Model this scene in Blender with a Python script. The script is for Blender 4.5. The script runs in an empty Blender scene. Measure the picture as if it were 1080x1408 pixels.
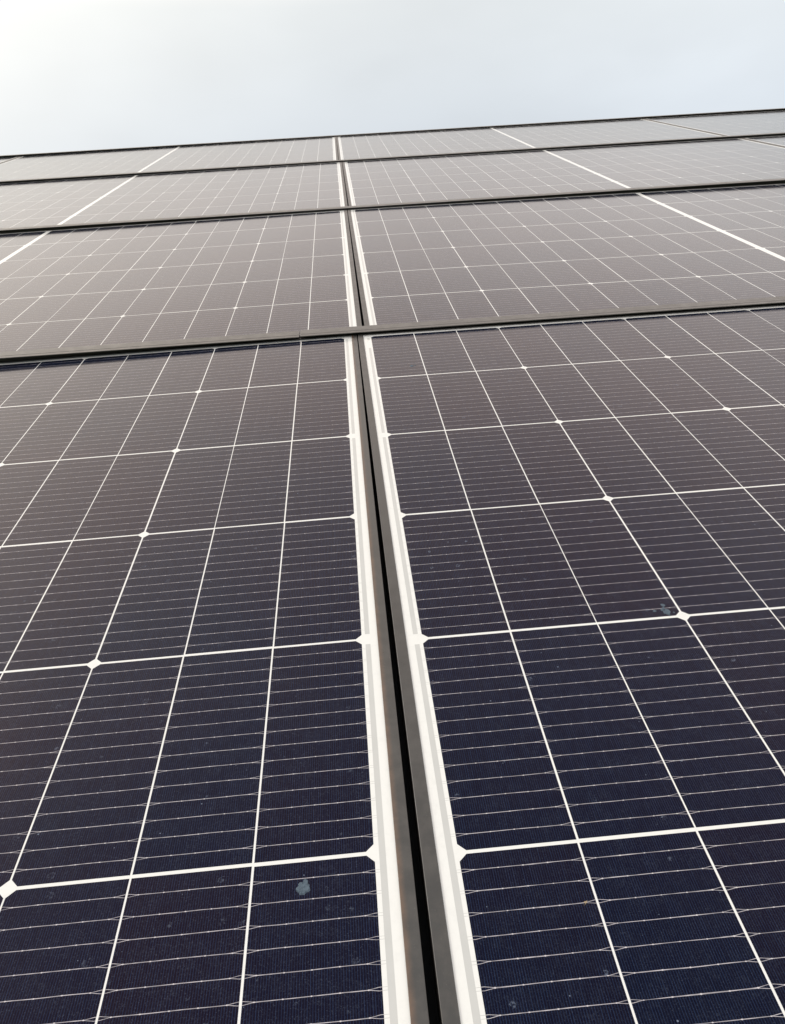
import bpy, bmesh, math, random
from mathutils import Matrix, Vector
random.seed(7)
C = bpy.context.scene.collection
scene = bpy.context.scene
MM = 0.001
PITCH = math.radians(20)                       # slope of the roof the array lies on
ORIGIN = Vector((0, 0, 4.2))                   # array origin: top of the gap in the front row
SLOPE = Matrix.Translation(ORIGIN) @ Matrix.Rotation(PITCH, 4, 'X')   # array coordinates (x along rows, y up slope, z out) to world

# ------------------------------------------------------------------ camera
def camera_matrix():
    a, b, c = math.radians(59.96), math.radians(-2.69), math.radians(-3.23)
    rot = Matrix.Rotation(b, 4, 'Z') @ Matrix.Rotation(a, 4, 'X') @ Matrix.Rotation(c, 4, 'Z')
    return Matrix.Translation(Vector((-25.0, -1204.2, 380.8)) * MM) @ rot
cam_data = bpy.data.cameras.new('camera')
cam = bpy.data.objects.new('camera', cam_data); C.objects.link(cam)
cam.matrix_world = SLOPE @ camera_matrix()
cam_data.sensor_fit = 'VERTICAL'
cam_data.sensor_height = 36.0
cam_data.lens = 36.0 * 1095.8 / 1408.0
cam_data.clip_start = 0.02
cam_data.clip_end = 3000
scene.camera = cam

# ------------------------------------------------------------------ light
scene.view_settings.view_transform = 'Standard'
scene.view_settings.look = 'None'
scene.view_settings.exposure = 0.0
scene.view_settings.gamma = 1.0
sun_dir = (SLOPE.to_3x3() @ Vector((-0.62, 0.62, 0.50))).normalized()      # towards the sun, up and to the left ahead
SUN_EL = math.asin(sun_dir.z)
SUN_AZ = math.atan2(sun_dir.x, sun_dir.y)
sun_data = bpy.data.lights.new('sun', 'SUN')
sun_data.energy = 1.3
sun_data.angle = math.radians(14)
sun_data.color = (1.0, 0.97, 0.92)
sun = bpy.data.objects.new('sun', sun_data); C.objects.link(sun)
sun.rotation_euler = sun_dir.to_track_quat('Z', 'Y').to_euler()
sun.location = (0, 0, 30)

class N:
    """small helper that writes shader nodes as expressions"""
    def __init__(s, tree):
        s.t = tree; tree.nodes.clear()
    def node(s, kind, **kw):
        n = s.t.nodes.new(kind)
        for k, v in kw.items(): setattr(n, k, v)
        return n
    def put(s, sock, v):
        if isinstance(v, bpy.types.NodeSocket): s.t.links.new(v, sock)
        elif v is not None: sock.default_value = v
    def m(s, op, a, b=None, c=None, clamp=False):
        n = s.node('ShaderNodeMath', operation=op, use_clamp=clamp)
        s.put(n.inputs[0], a)
        if b is not None: s.put(n.inputs[1], b)
        if c is not None: s.put(n.inputs[2], c)
        return n.outputs[0]
    def step(s, v, lo, hi):                      # 1 below lo, 0 above hi
        n = s.node('ShaderNodeMapRange', interpolation_type='LINEAR', clamp=True)
        s.put(n.inputs['Value'], v); s.put(n.inputs['From Min'], lo); s.put(n.inputs['From Max'], hi)
        n.inputs['To Min'].default_value = 1; n.inputs['To Max'].default_value = 0
        return n.outputs[0]
    def ramp(s, v, lo, hi, a=0.0, b=1.0, smooth=True):
        n = s.node('ShaderNodeMapRange', interpolation_type='SMOOTHSTEP' if smooth else 'LINEAR')
        s.put(n.inputs['Value'], v); s.put(n.inputs['From Min'], lo); s.put(n.inputs['From Max'], hi)
        n.inputs['To Min'].default_value = a; n.inputs['To Max'].default_value = b
        return n.outputs[0]
    def mix(s, f, a, b, blend='MIX'):
        n = s.node('ShaderNodeMix', data_type='RGBA', blend_type=blend)
        s.put(n.inputs[0], f); s.put(n.inputs[6], a); s.put(n.inputs[7], b)
        return n.outputs[2]
    def noise(s, vec, scale, detail=2.0, rough=0.5):
        n = s.node('ShaderNodeTexNoise')
        if vec is not None: s.put(n.inputs['Vector'], vec)
        n.inputs['Scale'].default_value = scale; n.inputs['Detail'].default_value = detail; n.inputs['Roughness'].default_value = rough
        return n.outputs['Fac']
    def sep(s, v):
        n = s.node('ShaderNodeSeparateXYZ'); s.put(n.inputs[0], v); return n.outputs
    def comb(s, x, y, z=0.0):
        n = s.node('ShaderNodeCombineXYZ'); s.put(n.inputs[0], x); s.put(n.inputs[1], y); s.put(n.inputs[2], z); return n.outputs[0]

def rgb(r, g, b): return (r, g, b, 1.0)

world = bpy.data.worlds.new('World'); scene.world = world
world.use_nodes = True
W = N(world.node_tree)
sky = W.node('ShaderNodeTexSky', sky_type='NISHITA', sun_disc=False)
sky.sun_elevation = SUN_EL; sky.sun_rotation = SUN_AZ; sky.dust_density = 4.0; sky.air_density = 1.0
direc = W.node('ShaderNodeTexCoord').outputs['Generated']
dx, dy, dz = W.sep(direc)
dotn = W.node('ShaderNodeVectorMath', operation='DOT_PRODUCT')
W.put(dotn.inputs[0], direc); dotn.inputs[1].default_value = sun_dir
dot = W.m('MAXIMUM', dotn.outputs['Value'], 0.0)
# thin high cloud: pale blue low down, whiter overhead, brighter towards the veiled sun, softly mottled
cr = W.node('ShaderNodeValToRGB'); W.put(cr.inputs[0], dz)
stops = [(0.0, (0.62, 0.66, 0.70)), (0.25, (0.70, 0.75, 0.80)), (0.384, (0.80, 0.835, 0.845)), (0.43, (1.10, 1.06, 1.01)), (0.47, (1.27, 1.18, 1.11)),
         (0.545, (1.40, 1.25, 1.16)), (0.643, (1.46, 1.21, 1.08)), (0.81, (1.01, 0.84, 0.80)), (0.93, (0.77, 0.73, 0.78)), (0.985, (0.60, 0.80, 1.02))]
el = cr.color_ramp.elements
el[0].position, el[1].position = stops[0][0], stops[-1][0]
for p_, _ in stops[1:-1]: el.new(p_)
for e_, (p_, c_) in zip(el, stops): e_.position = p_; e_.color = (*c_, 1)
vs = W.node('ShaderNodeVectorMath', operation='SCALE'); W.put(vs.inputs[0], cr.outputs[0]); vs.inputs['Scale'].default_value = 10.0
veil = vs.outputs[0]
glow = W.m('MULTIPLY', W.m('POWER', dot, 6.0), 11.8)
cl = W.noise(W.comb(dx, dy, W.m('MULTIPLY', dz, 2.2)), 2.6, 4.0, 0.5)
mott = W.m('MULTIPLY', W.ramp(cl, 0.3, 0.72, 0.95, 1.06), W.ramp(dx, 0.08, 0.50, 1.0, 1.20))
veil2 = W.node('ShaderNodeVectorMath', operation='SCALE'); W.put(veil2.inputs[0], veil); W.put(veil2.inputs['Scale'], mott)
gl = W.node('ShaderNodeVectorMath', operation='SCALE'); gl.inputs[0].default_value = (1.0, 0.89, 0.68); W.put(gl.inputs['Scale'], glow)
add = W.node('ShaderNodeVectorMath', operation='ADD'); W.put(add.inputs[0], veil2.outputs[0]); W.put(add.inputs[1], gl.outputs[0])
tot = W.mix(0.88, sky.outputs['Color'], add.outputs[0])
bg = W.node('ShaderNodeBackground'); W.put(bg.inputs['Color'], tot); bg.inputs['Strength'].default_value = 0.1
wo = W.node('ShaderNodeOutputWorld'); W.put(wo.inputs['Surface'], bg.outputs[0])

# ------------------------------------------------------------------ panel measures (mm)
PX, PY = 66.24, 184.5              # cell column and row pitch
GX, GY = 1.15, 2.3                  # white lines between cells
NC, NR = 12, 6                     # columns in a half, rows
MID = 13.0                         # white band between the halves
HALF = NC*PX - GX/2 + MID/2        # panel centre to the outer cell edge
MX, MY = 12.0, 6.0                 # white margin, short side and long side
LIP = 8.3                          # visible width of the frame
PL = 2*(HALF + MX + LIP)           # panel length
YB = -NR*PY                        # lower row line
DEPTH = 30.0
ROW = 1145.0                       # row to row
WP = 12.45                         # wire pitch

# ------------------------------------------------------------------ materials
def new_mat(name):
    mt = bpy.data.materials.new(name); mt.use_nodes = True
    n = N(mt.node_tree)
    b = n.node('ShaderNodeBsdfPrincipled'); o = n.node('ShaderNodeOutputMaterial')
    n.t.links.new(b.outputs[0], o.inputs['Surface'])
    return mt, n, b
AR_TINT = rgb(0.44, 0.33, 0.38)     # anti-reflection coating: warm near normal, neutral at grazing
def glass_skin(n, b, rough=0.16):
    b.inputs['IOR'].default_value = 1.33
    b.inputs['Specular Tint'].default_value = AR_TINT
    n.put(b.inputs['Roughness'], rough)

def cell_material():
    mt, n, b = new_mat('solar_cell')
    co = n.node('ShaderNodeTexCoord').outputs['Object']
    sc = n.node('ShaderNodeVectorMath', operation='SCALE'); n.put(sc.inputs[0], co); sc.inputs['Scale'].default_value = 1000.0
    P = sc.outputs[0]                                    # mm
    x, y, _ = n.sep(P)
    col = n.m('FLOOR', n.m('DIVIDE', x, PX)); row = n.m('FLOOR', n.m('DIVIDE', y, PY))
    u = n.m('SUBTRACT', x, n.m('MULTIPLY', col, PX)); v = n.m('SUBTRACT', n.m('SUBTRACT', y, n.m('MULTIPLY', row, PY)), PY/2)
    d = n.m('MINIMUM', u, n.m('SUBTRACT', PX, u))        # distance to the column line
    oi = n.node('ShaderNodeObjectInfo').outputs['Random']
    wn = n.node('ShaderNodeTexWhiteNoise', noise_dimensions='3D'); n.put(wn.inputs['Vector'], n.comb(col, row, n.m('MULTIPLY', oi, 37.0)))
    rnd = wn.outputs['Value']
    # wires
    wob = n.m('MULTIPLY', n.m('SUBTRACT', n.noise(n.comb(n.m('MULTIPLY', x, 0.035), n.m('FLOOR', n.m('DIVIDE', y, WP/2)), oi), 1.0, 1.0), 0.5), 0.7)
    vv = n.m('ADD', v, wob)
    kk = n.m('FLOOR', n.m('DIVIDE', vv, WP))
    vw = n.m('SUBTRACT', n.m('SUBTRACT', vv, n.m('MULTIPLY', kk, WP)), WP/2)
    inside = n.m('LESS_THAN', n.m('ABSOLUTE', v), 7.0*WP - 2.0)
    spread = n.m('MULTIPLY', n.step(d, 1.4, 6.5), 0.85)
    wd = n.m('ABSOLUTE', n.m('SUBTRACT', n.m('ABSOLUTE', vw), spread))
    wthin = n.ramp(d, 6.0, 6.6, 0.10, 0.15)
    wire = n.m('MULTIPLY', n.step(wd, wthin, n.m('ADD', wthin, 0.06)), inside)
    pm = n.m('SUBTRACT', n.m('MODULO', n.m('ADD', n.m('SUBTRACT', u, PX/2), 6.7 + 13.4*4), 13.4), 6.7)
    pd = n.m('SQRT', n.m('ADD', n.m('MULTIPLY', pm, n.m('MULTIPLY', pm, 0.45)), n.m('MULTIPLY', vw, vw)))
    pad = n.m('MULTIPLY', n.m('MULTIPLY', n.step(pd, 0.20, 0.42), inside), n.m('GREATER_THAN', d, 4.5))
    metal = n.m('MAXIMUM', wire, pad)
    # printed fingers
    fu = n.m('FRACT', n.m('DIVIDE', u, 1.32))
    fd = n.m('ABSOLUTE', n.m('SUBTRACT', fu, 0.5))
    fvar = n.noise(n.comb(n.m('MULTIPLY', x, 0.75), n.m('MULTIPLY', y, 0.06), oi), 1.0, 1.0)
    fing = n.m('MULTIPLY', n.step(fd, 0.07, 0.16), n.ramp(fvar, 0.3, 0.7, 0.45, 1.0))
    # silicon with a slight tone of its own in every cell
    base = n.mix(rnd, rgb(0.0022, 0.0034, 0.0110), rgb(0.0038, 0.0034, 0.0095))
    base = n.mix(fing, base, rgb(0.014, 0.028, 0.066))
    # dust film, specks and dried rain drops
    film = n.noise(n.comb(x, y, n.m('MULTIPLY', oi, 90.0)), 0.09, 5.0, 0.65)
    grain = n.noise(n.comb(x, y, n.m('MULTIPLY', oi, 50.0)), 0.75, 3.0, 0.7)
    fine = n.ramp(n.noise(n.comb(x, y, n.m('MULTIPLY', oi, 20.0)), 1.5, 2.0, 0.6), 0.56, 0.72)
    filmf = n.m('MULTIPLY', n.m('MULTIPLY', n.ramp(film, 0.35, 0.75), n.ramp(grain, 0.40, 0.72)), 0.040)
    vor = n.node('ShaderNodeTexVoronoi', feature='F1'); n.put(vor.inputs['Vector'], n.comb(n.m('ADD', x, n.m('MULTIPLY', grain, 6.0)), n.m('ADD', y, n.m('MULTIPLY', grain, 6.0)), n.m('MULTIPLY', oi, 400.0))); vor.inputs['Scale'].default_value = 0.075
    vd = n.m('DIVIDE', vor.outputs['Distance'], 0.075)
    vc = n.sep(vor.outputs['Color'])
    rad = n.m('ADD', n.m('MULTIPLY', n.m('MULTIPLY', vc[1], vc[1]), 1.7), 0.35)
    ring = n.step(n.m('ABSOLUTE', n.m('SUBTRACT', vd, rad)), 0.12, 0.55)
    disc = n.m('MULTIPLY', n.step(vd, rad, n.m('ADD', rad, 0.3)), 0.22)
    brk = n.ramp(grain, 0.42, 0.62)
    drop = n.m('MULTIPLY', n.m('MULTIPLY', n.m('MAXIMUM', ring, disc), n.m('LESS_THAN', vc[0], 0.72)), brk)
    drop = n.m('MULTIPLY', drop, n.m('MULTIPLY', vc[2], 0.36))
    v2 = n.node('ShaderNodeTexVoronoi', feature='F1'); n.put(v2.inputs['Vector'], n.comb(x, y, n.m('MULTIPLY', oi, 300.0))); v2.inputs['Scale'].default_value = 0.11
    c2 = n.sep(v2.outputs['Color'])
    speck = n.m('MULTIPLY', n.step(n.m('DIVIDE', v2.outputs['Distance'], 0.11), n.m('MULTIPLY', c2[1], 0.35), n.m('ADD', n.m('MULTIPLY', c2[1], 0.35), 0.25)), n.m('LESS_THAN', c2[0], 0.42))
    speck = n.m('MULTIPLY', speck, 0.45)
    dirt = n.m('MINIMUM', n.m('ADD', n.m('ADD', n.m('ADD', filmf, n.m('MULTIPLY', fine, 0.075)), drop), speck), 0.7)
    colr = n.mix(metal, base, n.mix(pad, n.mix(n.ramp(n.noise(n.comb(n.m('MULTIPLY', x, 0.16), n.m('MULTIPLY', y, 0.7), oi), 1.0, 2.0), 0.35, 0.65), rgb(0.30, 0.295, 0.31), rgb(0.52, 0.51, 0.53)), rgb(0.62, 0.61, 0.62)))
    colr = n.mix(dirt, colr, rgb(0.32, 0.40, 0.52))
    n.put(b.inputs['Base Color'], colr)
    glass_skin(n, b, n.m('ADD', 0.13, n.m('MULTIPLY', dirt, 0.4)))
    # the coating varies a little in thickness from cell to cell and across the glass: reddish to bluish
    tone = n.m('ADD', n.m('MULTIPLY', rnd, 0.18), n.m('MULTIPLY', n.ramp(n.noise(n.comb(x, y, n.m('MULTIPLY', oi, 900.0)), 0.0042, 2.0), 0.3, 0.7), 0.65))
    n.put(b.inputs['Specular Tint'], n.mix(n.m('MINIMUM', tone, 1.0), rgb(0.22, 0.25, 0.42), rgb(0.48, 0.23, 0.28)))
    return mt

def white_material():
    mt, n, b = new_mat('white_backsheet')
    co = n.node('ShaderNodeTexCoord').outputs['Object']
    g = n.noise(co, 160.0, 4.0, 0.6)
    n.put(b.inputs['Base Color'], n.mix(n.ramp(g, 0.45, 0.8, 0.0, 0.5), rgb(0.765, 0.795, 0.765), rgb(0.68, 0.705, 0.68)))
    glass_skin(n, b); return mt
def ribbon_material():
    mt, n, b = new_mat('tinned_ribbon')
    co = n.node('ShaderNodeTexCoord').outputs['Object']
    g = n.noise(co, 55.0, 4.0, 0.6)
    n.put(b.inputs['Base Color'], n.mix(g, rgb(0.51, 0.535, 0.515), rgb(0.58, 0.60, 0.58)))
    glass_skin(n, b); return mt
def frame_material(name, base, base2, rough=0.42, fringe=False):
    mt, n, b = new_mat(name)
    co = n.node('ShaderNodeTexCoord').outputs['Object']
    g = n.noise(co, 70.0, 5.0, 0.65)
    s = n.noise(co, 900.0, 3.0, 0.6)
    c = n.mix(n.ramp(g, 0.35, 0.7), base, base2)
    c = n.mix(n.ramp(s, 0.66, 0.76, 0.0, 0.35), c, rgb(0.28, 0.26, 0.23))
    spot = n.ramp(n.noise(co, 260.0, 2.0, 0.5), 0.70, 0.76, 0.0, 0.7)
    c = n.mix(spot, c, rgb(0.030, 0.022, 0.016))
    if fringe:  # brown colour bleed of the lens, painted into the frame's inner edge
        x, y, z = n.sep(co)
        edge = n.ramp(x, -0.0, 0.0042, 1.0, 0.0)
        c = n.mix(n.m('MULTIPLY', edge, n.ramp(g, 0.25, 0.75, 0.25, 0.8)), c, rgb(0.17, 0.105, 0.065))
    n.put(b.inputs['Base Color'], c)
    n.put(b.inputs['Roughness'], n.ramp(g, 0.3, 0.7, rough - 0.06, rough + 0.08))
    b.inputs['IOR'].default_value = 1.5
    return mt
def plain(name, a, c2, scale, rough=0.8):
    mt, n, b = new_mat(name)
    co = n.node('ShaderNodeTexCoord').outputs['Object']
    n.put(b.inputs['Base Color'], n.mix(n.noise(co, scale, 5.0, 0.6), a, c2)); b.inputs['Roughness'].default_value = rough
    return mt

M_CELL = cell_material(); M_WHITE = white_material(); M_RIB = ribbon_material()
M_FRAME = frame_material('black_anodised_frame', rgb(0.050, 0.049, 0.044), rgb(0.068, 0.066, 0.060))
M_FRINGE = frame_material('fringed_anodised_frame', rgb(0.050, 0.049, 0.044), rgb(0.068, 0.066, 0.060), fringe=True)
M_RAIL = frame_material('black_anodised_rail', rgb(0.070, 0.068, 0.060), rgb(0.090, 0.087, 0.078), 0.38)
M_ROOF = plain('dark_roof_sheet', rgb(0.012, 0.012, 0.013), rgb(0.022, 0.021, 0.021), 9.0, 0.6)
M_WALL = plain('pale_render', rgb(0.42, 0.40, 0.36), rgb(0.50, 0.48, 0.44), 4.0)
M_GRASS = plain('grass', rgb(0.045, 0.075, 0.022), rgb(0.075, 0.095, 0.035), 0.6)
M_SPLASH = plain('dried_dropping', rgb(0.010, 0.024, 0.040), rgb(0.12, 0.175, 0.22), 700.0)
M_TAN = plain('tan_husk', rgb(0.24, 0.18, 0.10), rgb(0.40, 0.33, 0.22), 900.0)
M_DARK = plain('dark_crumb', rgb(0.02, 0.018, 0.016), rgb(0.04, 0.035, 0.03), 900.0)

# ------------------------------------------------------------------ mesh helpers (coordinates in mm)
def mesh_of(name, bm, mat, bevel=None):
    me = bpy.data.meshes.new(name)
    for v in bm.verts: v.co *= MM
    bm.normal_update(); bm.to_mesh(me); bm.free()
    me.materials.append(mat); return me
def child(name, me, parent, loc=(0, 0, 0), rotz=0.0):
    o = bpy.data.objects.new(name, me); C.objects.link(o); o.parent = parent
    o.location = Vector(loc) * MM; o.rotation_euler = (0, 0, rotz); return o
def thing(name, label, cat, mat4, group=None):
    o = bpy.data.objects.new(name, None); C.objects.link(o); o.empty_display_size = 0.1
    o.matrix_world = mat4; o['label'] = label; o['category'] = cat
    if group: o['group'] = group
    return o
def poly(bm, pts, z):
    return bm.faces.new([bm.verts.new((x, y, z)) for x, y in pts])
def box(bm, x0, x1, y0, y1, z0, z1):
    g = bmesh.ops.create_cube(bm, size=1.0)['verts']
    for v in g: v.co = ((x0+x1)/2 + v.co.x*(x1-x0), (y0+y1)/2 + v.co.y*(y1-y0), (z0+z1)/2 + v.co.z*(z1-z0))
    return g
def extrude_profile(bm, prof, x0, x1):           # (y, z) outline carried along x
    a = [bm.verts.new((x0, y, z)) for y, z in prof]; b = [bm.verts.new((x1, y, z)) for y, z in prof]
    n = len(prof)
    for i in range(n): bm.faces.new((a[i], a[(i+1) % n], b[(i+1) % n], b[i]))
    bm.faces.new(a[::-1]); bm.faces.new(b)
    bmesh.ops.recalc_face_normals(bm, faces=bm.faces)

# half of the cells; local x from the outer cell edge inwards, y from the top row line down (negative)
def cell_half():
    bm = bmesh.new(); CH = 4.4; rj = random.Random(21)
    for c in range(NC):
        for r in range(NR):
            x0 = c*PX + (0.0 if c == 0 else GX/2); x1 = (c+1)*PX - GX/2
            y1 = -r*PY - GY/2; y0 = -(r+1)*PY + GY/2
            jx, jy = rj.uniform(-0.22, 0.22), rj.uniform(-0.3, 0.3)
            x0 += jx; x1 += jx; y0 += jy; y1 += jy
            L, R_ = (c % 3 == 0), (c % 3 == 2)
            p = []
            p += [(x0, y0+CH), (x0+CH, y0)] if L else [(x0, y0)]
            p += [(x1-CH, y0), (x1, y0+CH)] if R_ else [(x1, y0)]
            p += [(x1, y1-CH), (x1-CH, y1)] if R_ else [(x1, y1)]
            p += [(x0+CH, y1), (x0, y1-CH)] if L else [(x0, y1)]
            poly(bm, p, 0.0)
    return mesh_of('cell_array', bm, M_CELL)
ME_CELL = cell_half()
# the backsheet (white margins and lines show between the cells)
bm = bmesh.new(); box(bm, -HALF-MX-4, HALF+MX+4, YB-MY-4, MY+4, -5.0, -0.03); ME_BACK = mesh_of('backsheet', bm, M_WHITE)
# frame rails: a lip over the edge, an outer wall and a foot; local x runs across (0 = inner edge), or y for the long ones
def rail_profile(w):
    return [(0.25, -0.25), (0.0, 0.5), (0.35, 1.1), (w-0.3, 1.25), (w-0.05, 1.1), (w, 0.8), (w, -DEPTH), (w-22, -DEPTH), (w-22, -DEPTH+2), (w-2, -DEPTH+2), (w-2, -5.6), (0.25, -5.6)]
def frame_short(mat):
    bm = bmesh.new(); extrude_profile(bm, rail_profile(LIP), 0.0, -(YB - 2*MY - 2*LIP) if False else (-YB + 2*MY + 2*LIP))
    # profile is (y,z) along x: turn so that across = +x, length = -y
    for v in bm.verts: v.co = Vector((v.co.y, -v.co.x, v.co.z))
    bmesh.ops.recalc_face_normals(bm, faces=bm.faces)
    return mesh_of('frame_rail', bm, mat)
def frame_long():
    bm = bmesh.new(); extrude_profile(bm, rail_profile(LIP), -HALF-MX, HALF+MX)
    return mesh_of('frame_rail', bm, M_FRAME)
ME_FS, ME_FSR, ME_FL = frame_short(M_FRAME), frame_short(M_FRINGE), frame_long()

# interconnect ribbon down the short sides, in lengths of two rows, with the wire ends soldered to it
def ribbon_piece(y0, y1, wires=True):
    bm = bmesh.new()
    poly(bm, [(-6.3, y0), (-2.7, y0), (-2.7, y1), (-6.3, y1)], 0.0)
    if wires:
        for r in range(NR):
            for k in range(14):
                yy = -r*PY - PY/2 + (k-6.5)*WP
                if y0+3 < yy < y1-3:
                    for s in (-0.8, 0.8):
                        poly(bm, [(-2.7, yy+s-0.12), (0.0, yy+s-0.12), (0.0, yy+s+0.12), (-2.7, yy+s+0.12)], -0.01)
    return mesh_of('ribbon', bm, M_RIB)
ME_RIB = [ribbon_piece(-2*PY+6, -8), ribbon_piece(-4*PY+6, -2*PY-6), ribbon_piece(-6*PY+8, -4*PY-6)]
ME_RIB_SHORT = ribbon_piece(-2*PY+6, -55)
ME_STUB = ribbon_piece(-17, -7, False)

def make_panel():
    t = thing('solar_panel', 'solar panel', 'solar panel', Matrix.Identity(4))
    child('backsheet', ME_BACK, t)
    child('cell_array', ME_CELL, t, (-HALF, 0, 0))
    child('cell_array', ME_CELL, t, (HALF, YB, 0), math.pi)
    top = MY + LIP
    child('frame_rail', ME_FS, t, (HALF+MX, top, 0))
    child('frame_rail', ME_FS, t, (-HALF-MX, YB-top, 0), math.pi)
    child('frame_rail', ME_FL, t, (0, MY, 0))
    child('frame_rail', ME_FL, t, (0, YB-MY, 0), math.pi)
    for me in ME_RIB:
        child('ribbon', me, t, (-HALF, 0, -0.01))
        child('ribbon', me, t, (HALF, YB, -0.01), math.pi)
    return t

def panel_matrix(side, a, dy, dz, rz, rx, ry, k):
    rz, rx, ry = math.radians(rz), math.radians(rx), math.radians(ry)
    ex = Vector((1, rz, ry)).normalized(); ey = Vector((-rz, 1, rx)); ey = (ey - ex*ey.dot(ex)).normalized(); ez = ex.cross(ey)
    R = Matrix((ex, ey, ez)).transposed().to_4x4()
    off = side*(a + HALF + k*(PL + 3.0))
    return SLOPE @ Matrix.Translation(Vector((0, dy, dz))*MM) @ R @ Matrix.Translation(Vector((off, 0, 0))*MM)

# how each panel beside the gap lies: side, row, a (gap centre to first cell), dy, dz, turn, tilt up slope, tilt along the row
LIE = {
    (1, 0): (13.64, -0.1, 0.0, 0.01, 0.0, -0.01), (-1, 0): (28.3, 4.0, -0.5, -0.24, -0.11, 0.53),
    (1, 1): (28.0, ROW+0.7, 1.0, -0.09, 0.06, -0.23), (-1, 1): (14.2, ROW-2.2, 1.0, -0.22, 0.06, 0.27),
    (1, 2): (36.8, 2*ROW, 1.0, -0.19, 0.0, -0.1), (-1, 2): (5.6, 2*ROW-1, 1.0, -0.27, 0.0, 0.12),
    (1, 3): (28.8, 3*ROW, 1.0, -0.25, 0.0, -0.1), (-1, 3): (12.6, 3*ROW-1, 1.0, -0.33, 0.0, 0.12),
}
ROWN = ['front row, nearest the camera', 'second row up the slope', 'third row up the slope', 'top row under the sky']
proto = make_panel()
def copy_panel(src):
    t = src.copy(); C.objects.link(t)
    for ch in src.children:
        c = ch.copy(); C.objects.link(c); c.parent = t
    return t
SIDE_TXT = {(-1, 0): 'left of the centre gap', (1, 0): 'right of the centre gap', (-1, 1): 'at the far left end', (1, 1): 'at the far right end'}
ROW_TXT = ['dark blue solar panel in the front row {}', 'brownish solar panel in the second row {}', 'pale grey solar panel in the third row {}', 'palest solar panel in the top row {}']
panels = {}
sources = [proto]
first = True
for r in range(4):
    for side in (-1, 1):
        for k in (0, 1):
            t = proto if first else copy_panel(proto)
            first = False
            t.matrix_world = panel_matrix(side, *LIE[(side, r)], k)
            t['label'] = ROW_TXT[r].format(SIDE_TXT[(side, k)]); t['group'] = 'solar panels laid in rows on the roof'
            panels[(side, r, k)] = t
# front row: what only these two show
lp, rp = panels[(-1, 0, 0)], panels[(1, 0, 0)]
for ch in list(lp.children):
    if ch.data is ME_FS and ch.location.x > 0:
        ch.data = ME_FSR; ch['label'] = 'frame side with a brown lens fringe painted along its inner edge'
for ch in list(rp.children):
    if ch.data is ME_RIB[0] and ch.location.x < 0:
        ch.data = ME_RIB_SHORT
child('ribbon', ME_STUB, rp, (-HALF, 0, -0.01))

# dried droppings and crumbs stuck to the glass (array millimetres)
SPOT = {'a': (-70.5, -935.3), 'b': (202.4, -731.9), 'c': (202.5, -723.1), 'd': (73.7, -958.7), 'e': (-707.9, 2203.2), 'f': (62.5, -146.3)}
def blob(name, seed, w, h, mat, parts, spread):
    rnd = random.Random(seed); bm = bmesh.new()
    for i in range(parts):
        cx, cy = (0, 0) if i == 0 else (rnd.gauss(0, spread), rnd.gauss(0, spread))
        s = 1.0 if i == 0 else rnd.uniform(0.15, 0.5)
        n = 18; ring = []
        for j in range(n):
            a = 2*math.pi*j/n; rr = rnd.uniform(0.65, 1.1)
            ring.append(bm.verts.new((cx + math.cos(a)*w/2*s*rr, cy + math.sin(a)*h/2*s*rr, 0.03 + 0.01*i)))
        top = [bm.verts.new((cx + (v.co.x-cx)*0.75, cy + (v.co.y-cy)*0.75, v.co.z + 0.18*min(w, h)/4)) for v in ring]
        for j in range(n): bm.faces.new((ring[j], ring[(j+1) % n], top[(j+1) % n], top[j]))
        bm.faces.new(top)
    return mesh_of(name, bm, mat)
def stuck(name, label, cat, seed, w, h, mat, panel, xy, parts=1, spread=3.0):
    o = bpy.data.objects.new(name, blob(name, seed, w, h, mat, parts, spread)); C.objects.link(o)
    p = SLOPE.inverted() @ panel.matrix_world
    # xy are array millimetres; find the height of the glass there
    loc = p.inverted() @ Vector((xy[0]*MM, xy[1]*MM, 0)); loc.z = 0.0
    o.matrix_world = panel.matrix_world @ Matrix.Translation(loc)
    o['label'] = label; o['category'] = cat
    return o

# ------------------------------------------------------------------ mounting rails between the rows
def rail_mesh(x0, x1, h=6.3):
    bm = bmesh.new()
    prof = [(5.2, h-1.3), (5.0, h-0.5), (5.4, h-0.05), (14.0, h), (14.4, h-0.6), (15.2, h-0.6), (15.6, h), (36.8, h-0.2), (37.8, h-1.0), (38.0, 1.9), (24.2, 1.9), (24.2, -74.0), (45.0, -74.0), (45.0, -80.0), (-5.0, -80.0), (-5.0, -74.0), (20.8, -74.0), (20.8, 1.4), (22.0, h-1.5)]
    extrude_profile(bm, prof, x0, x1)
    return mesh_of('mounting_rail', bm, M_RAIL)
def rail(x0, x1, yk, z, label, h=6.3, tilt=0.0, turn=0.0):
    o = bpy.data.objects.new('mounting_rail', rail_mesh(x0, x1, h)); C.objects.link(o)
    o.matrix_world = SLOPE @ Matrix.Translation(Vector((0, yk, z))*MM) @ Matrix.Rotation(math.radians(turn), 4, 'Z') @ Matrix.Rotation(math.radians(tilt), 4, 'Y')
    o['label'] = label; o['category'] = 'rail'; o['group'] = 'black rails between the rows of panels'
    return o
RX = 3400
rail(-RX, -97.2, 0, -0.9, 'black rail above the front left panel, ending at a joint beside the centre gap')
rail(-95.6, RX, 0, 0, 'black rail along the top of the front right panel, crossing the centre gap')
rail(-RX, RX, ROW, 0.5, 'black rail between the second and third rows of panels')
rail(-RX, RX, 2*ROW, 0.5, 'black rail between the third and top rows of panels')
rail(-RX, RX, 3*ROW, 0.5, 'black rail along the upper edge of the top row, against the sky')
stuck('dried_dropping', 'pale blue grey dried dropping on the front left panel, beside the wide white line', 'dropping', 3, 7.5, 9.0, M_SPLASH, lp, SPOT['a'], 9, 1.6)
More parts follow.
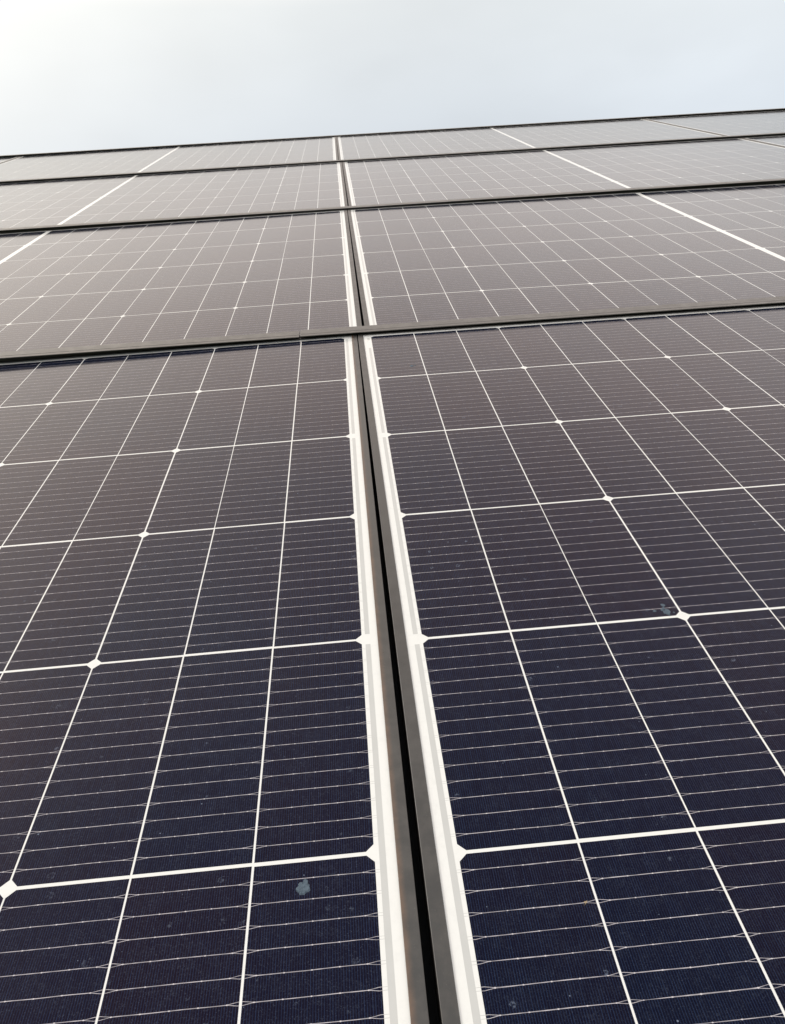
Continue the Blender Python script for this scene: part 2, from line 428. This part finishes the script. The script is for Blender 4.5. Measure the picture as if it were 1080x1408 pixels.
stuck('dried_dropping', 'small pale dried dropping beside a white diamond on the front right panel', 'dropping', 5, 6.0, 8.0, M_SPLASH, rp, SPOT['b'], 8, 2.4)
stuck('dried_dropping', 'tiny whitish dropping just above the pale dropping by the white diamond', 'dropping', 8, 3.4, 5.0, M_SPLASH, rp, SPOT['c'], 3, 0.8)
stuck('insect_husk', 'tiny tan insect husk caught on a wire of the front right panel', 'insect husk', 11, 1.7, 1.5, M_TAN, rp, SPOT['d'], 4, 1.2)
stuck('dark_crumb', 'tiny dark crumb lying on the pale third row panel', 'crumb', 13, 6.0, 14.0, M_DARK, panels[(-1, 2, 0)], SPOT['e'], 1, 1)
stuck('white_fleck', 'small whitish fleck near the top of the front right panel', 'fleck', 17, 5.5, 7.0, M_SPLASH, rp, SPOT['f'], 4, 3.0)
# ------------------------------------------------------------------ house and ground
RZ = -81.0
house = thing('house', 'house whose dark roof carries the rows of solar panels', 'house', Matrix.Identity(4))
def world_mesh(name, verts, faces, mat, parent=None):
    me = bpy.data.meshes.new(name); me.from_pydata(verts, [], faces); me.materials.append(mat)
    o = bpy.data.objects.new(name, me); C.objects.link(o); o.parent = parent
    b2 = bmesh.new(); b2.from_mesh(me); bmesh.ops.recalc_face_normals(b2, faces=b2.faces); b2.to_mesh(me); b2.free()
    return o
HX, EAVE, RIDGE = 3.9, -2.1, 3.62
def S(x, y, z): return tuple(SLOPE @ Vector((x, y, z)))
def slab(x0, x1, pts, th, mat, name):
    # pts: two world (y,z) points of the upper surface; th thickness straight down
    (ya, za), (yb, zb) = pts
    v = [(x0, ya, za), (x1, ya, za), (x1, yb, zb), (x0, yb, zb), (x0, ya, za-th), (x1, ya, za-th), (x1, yb, zb-th), (x0, yb, zb-th)]
    return world_mesh(name, v, [(0, 1, 2, 3), (4, 7, 6, 5), (0, 4, 5, 1), (1, 5, 6, 2), (2, 6, 7, 3), (3, 7, 4, 0)], mat, house)
e = SLOPE @ Vector((0, EAVE, RZ*MM)); rdg = SLOPE @ Vector((0, RIDGE, RZ*MM))
back = (2*rdg.y - e.y, e.z)
slab(-HX, HX, ((e.y, e.z), (rdg.y, rdg.z)), 0.14, M_ROOF, 'roof_slope')
slab(-HX, HX, ((rdg.y + 0.002, rdg.z), back), 0.14, M_ROOF, 'roof_slope')
cap = [(-HX-0.02, rdg.y-0.09, rdg.z-0.025), (-HX-0.02, rdg.y, rdg.z+0.012), (-HX-0.02, rdg.y+0.09, rdg.z-0.025), (HX+0.02, rdg.y-0.09, rdg.z-0.025), (HX+0.02, rdg.y, rdg.z+0.012), (HX+0.02, rdg.y+0.09, rdg.z-0.025)]
world_mesh('ridge_cap', cap, [(0, 1, 4, 3), (1, 2, 5, 4), (0, 3, 5, 2), (0, 2, 1), (3, 4, 5)], M_ROOF, house)
ya, yb = e.y + 0.35, back[0] - 0.35
tz = math.tan(PITCH)
za = e.z + 0.35*tz - 0.16
zr = rdg.z - 0.17
wx = HX - 0.3
wv = []
for x in (-wx, wx): wv += [(x, ya, 0), (x, yb, 0), (x, yb, za), (x, rdg.y, zr), (x, ya, za)]
world_mesh('wall', wv, [(0, 1, 2, 3, 4), (9, 8, 7, 6, 5), (0, 5, 6, 1), (1, 6, 7, 2), (2, 7, 8, 3), (3, 8, 9, 4), (4, 9, 5, 0)], M_WALL, house)
gr = world_mesh('ground', [(-900, -900, 0.0), (900, -900, 0.0), (900, 900, 0.0), (-900, 900, 0.0)], [(0, 1, 2, 3)], M_GRASS)
gr['kind'] = 'structure'
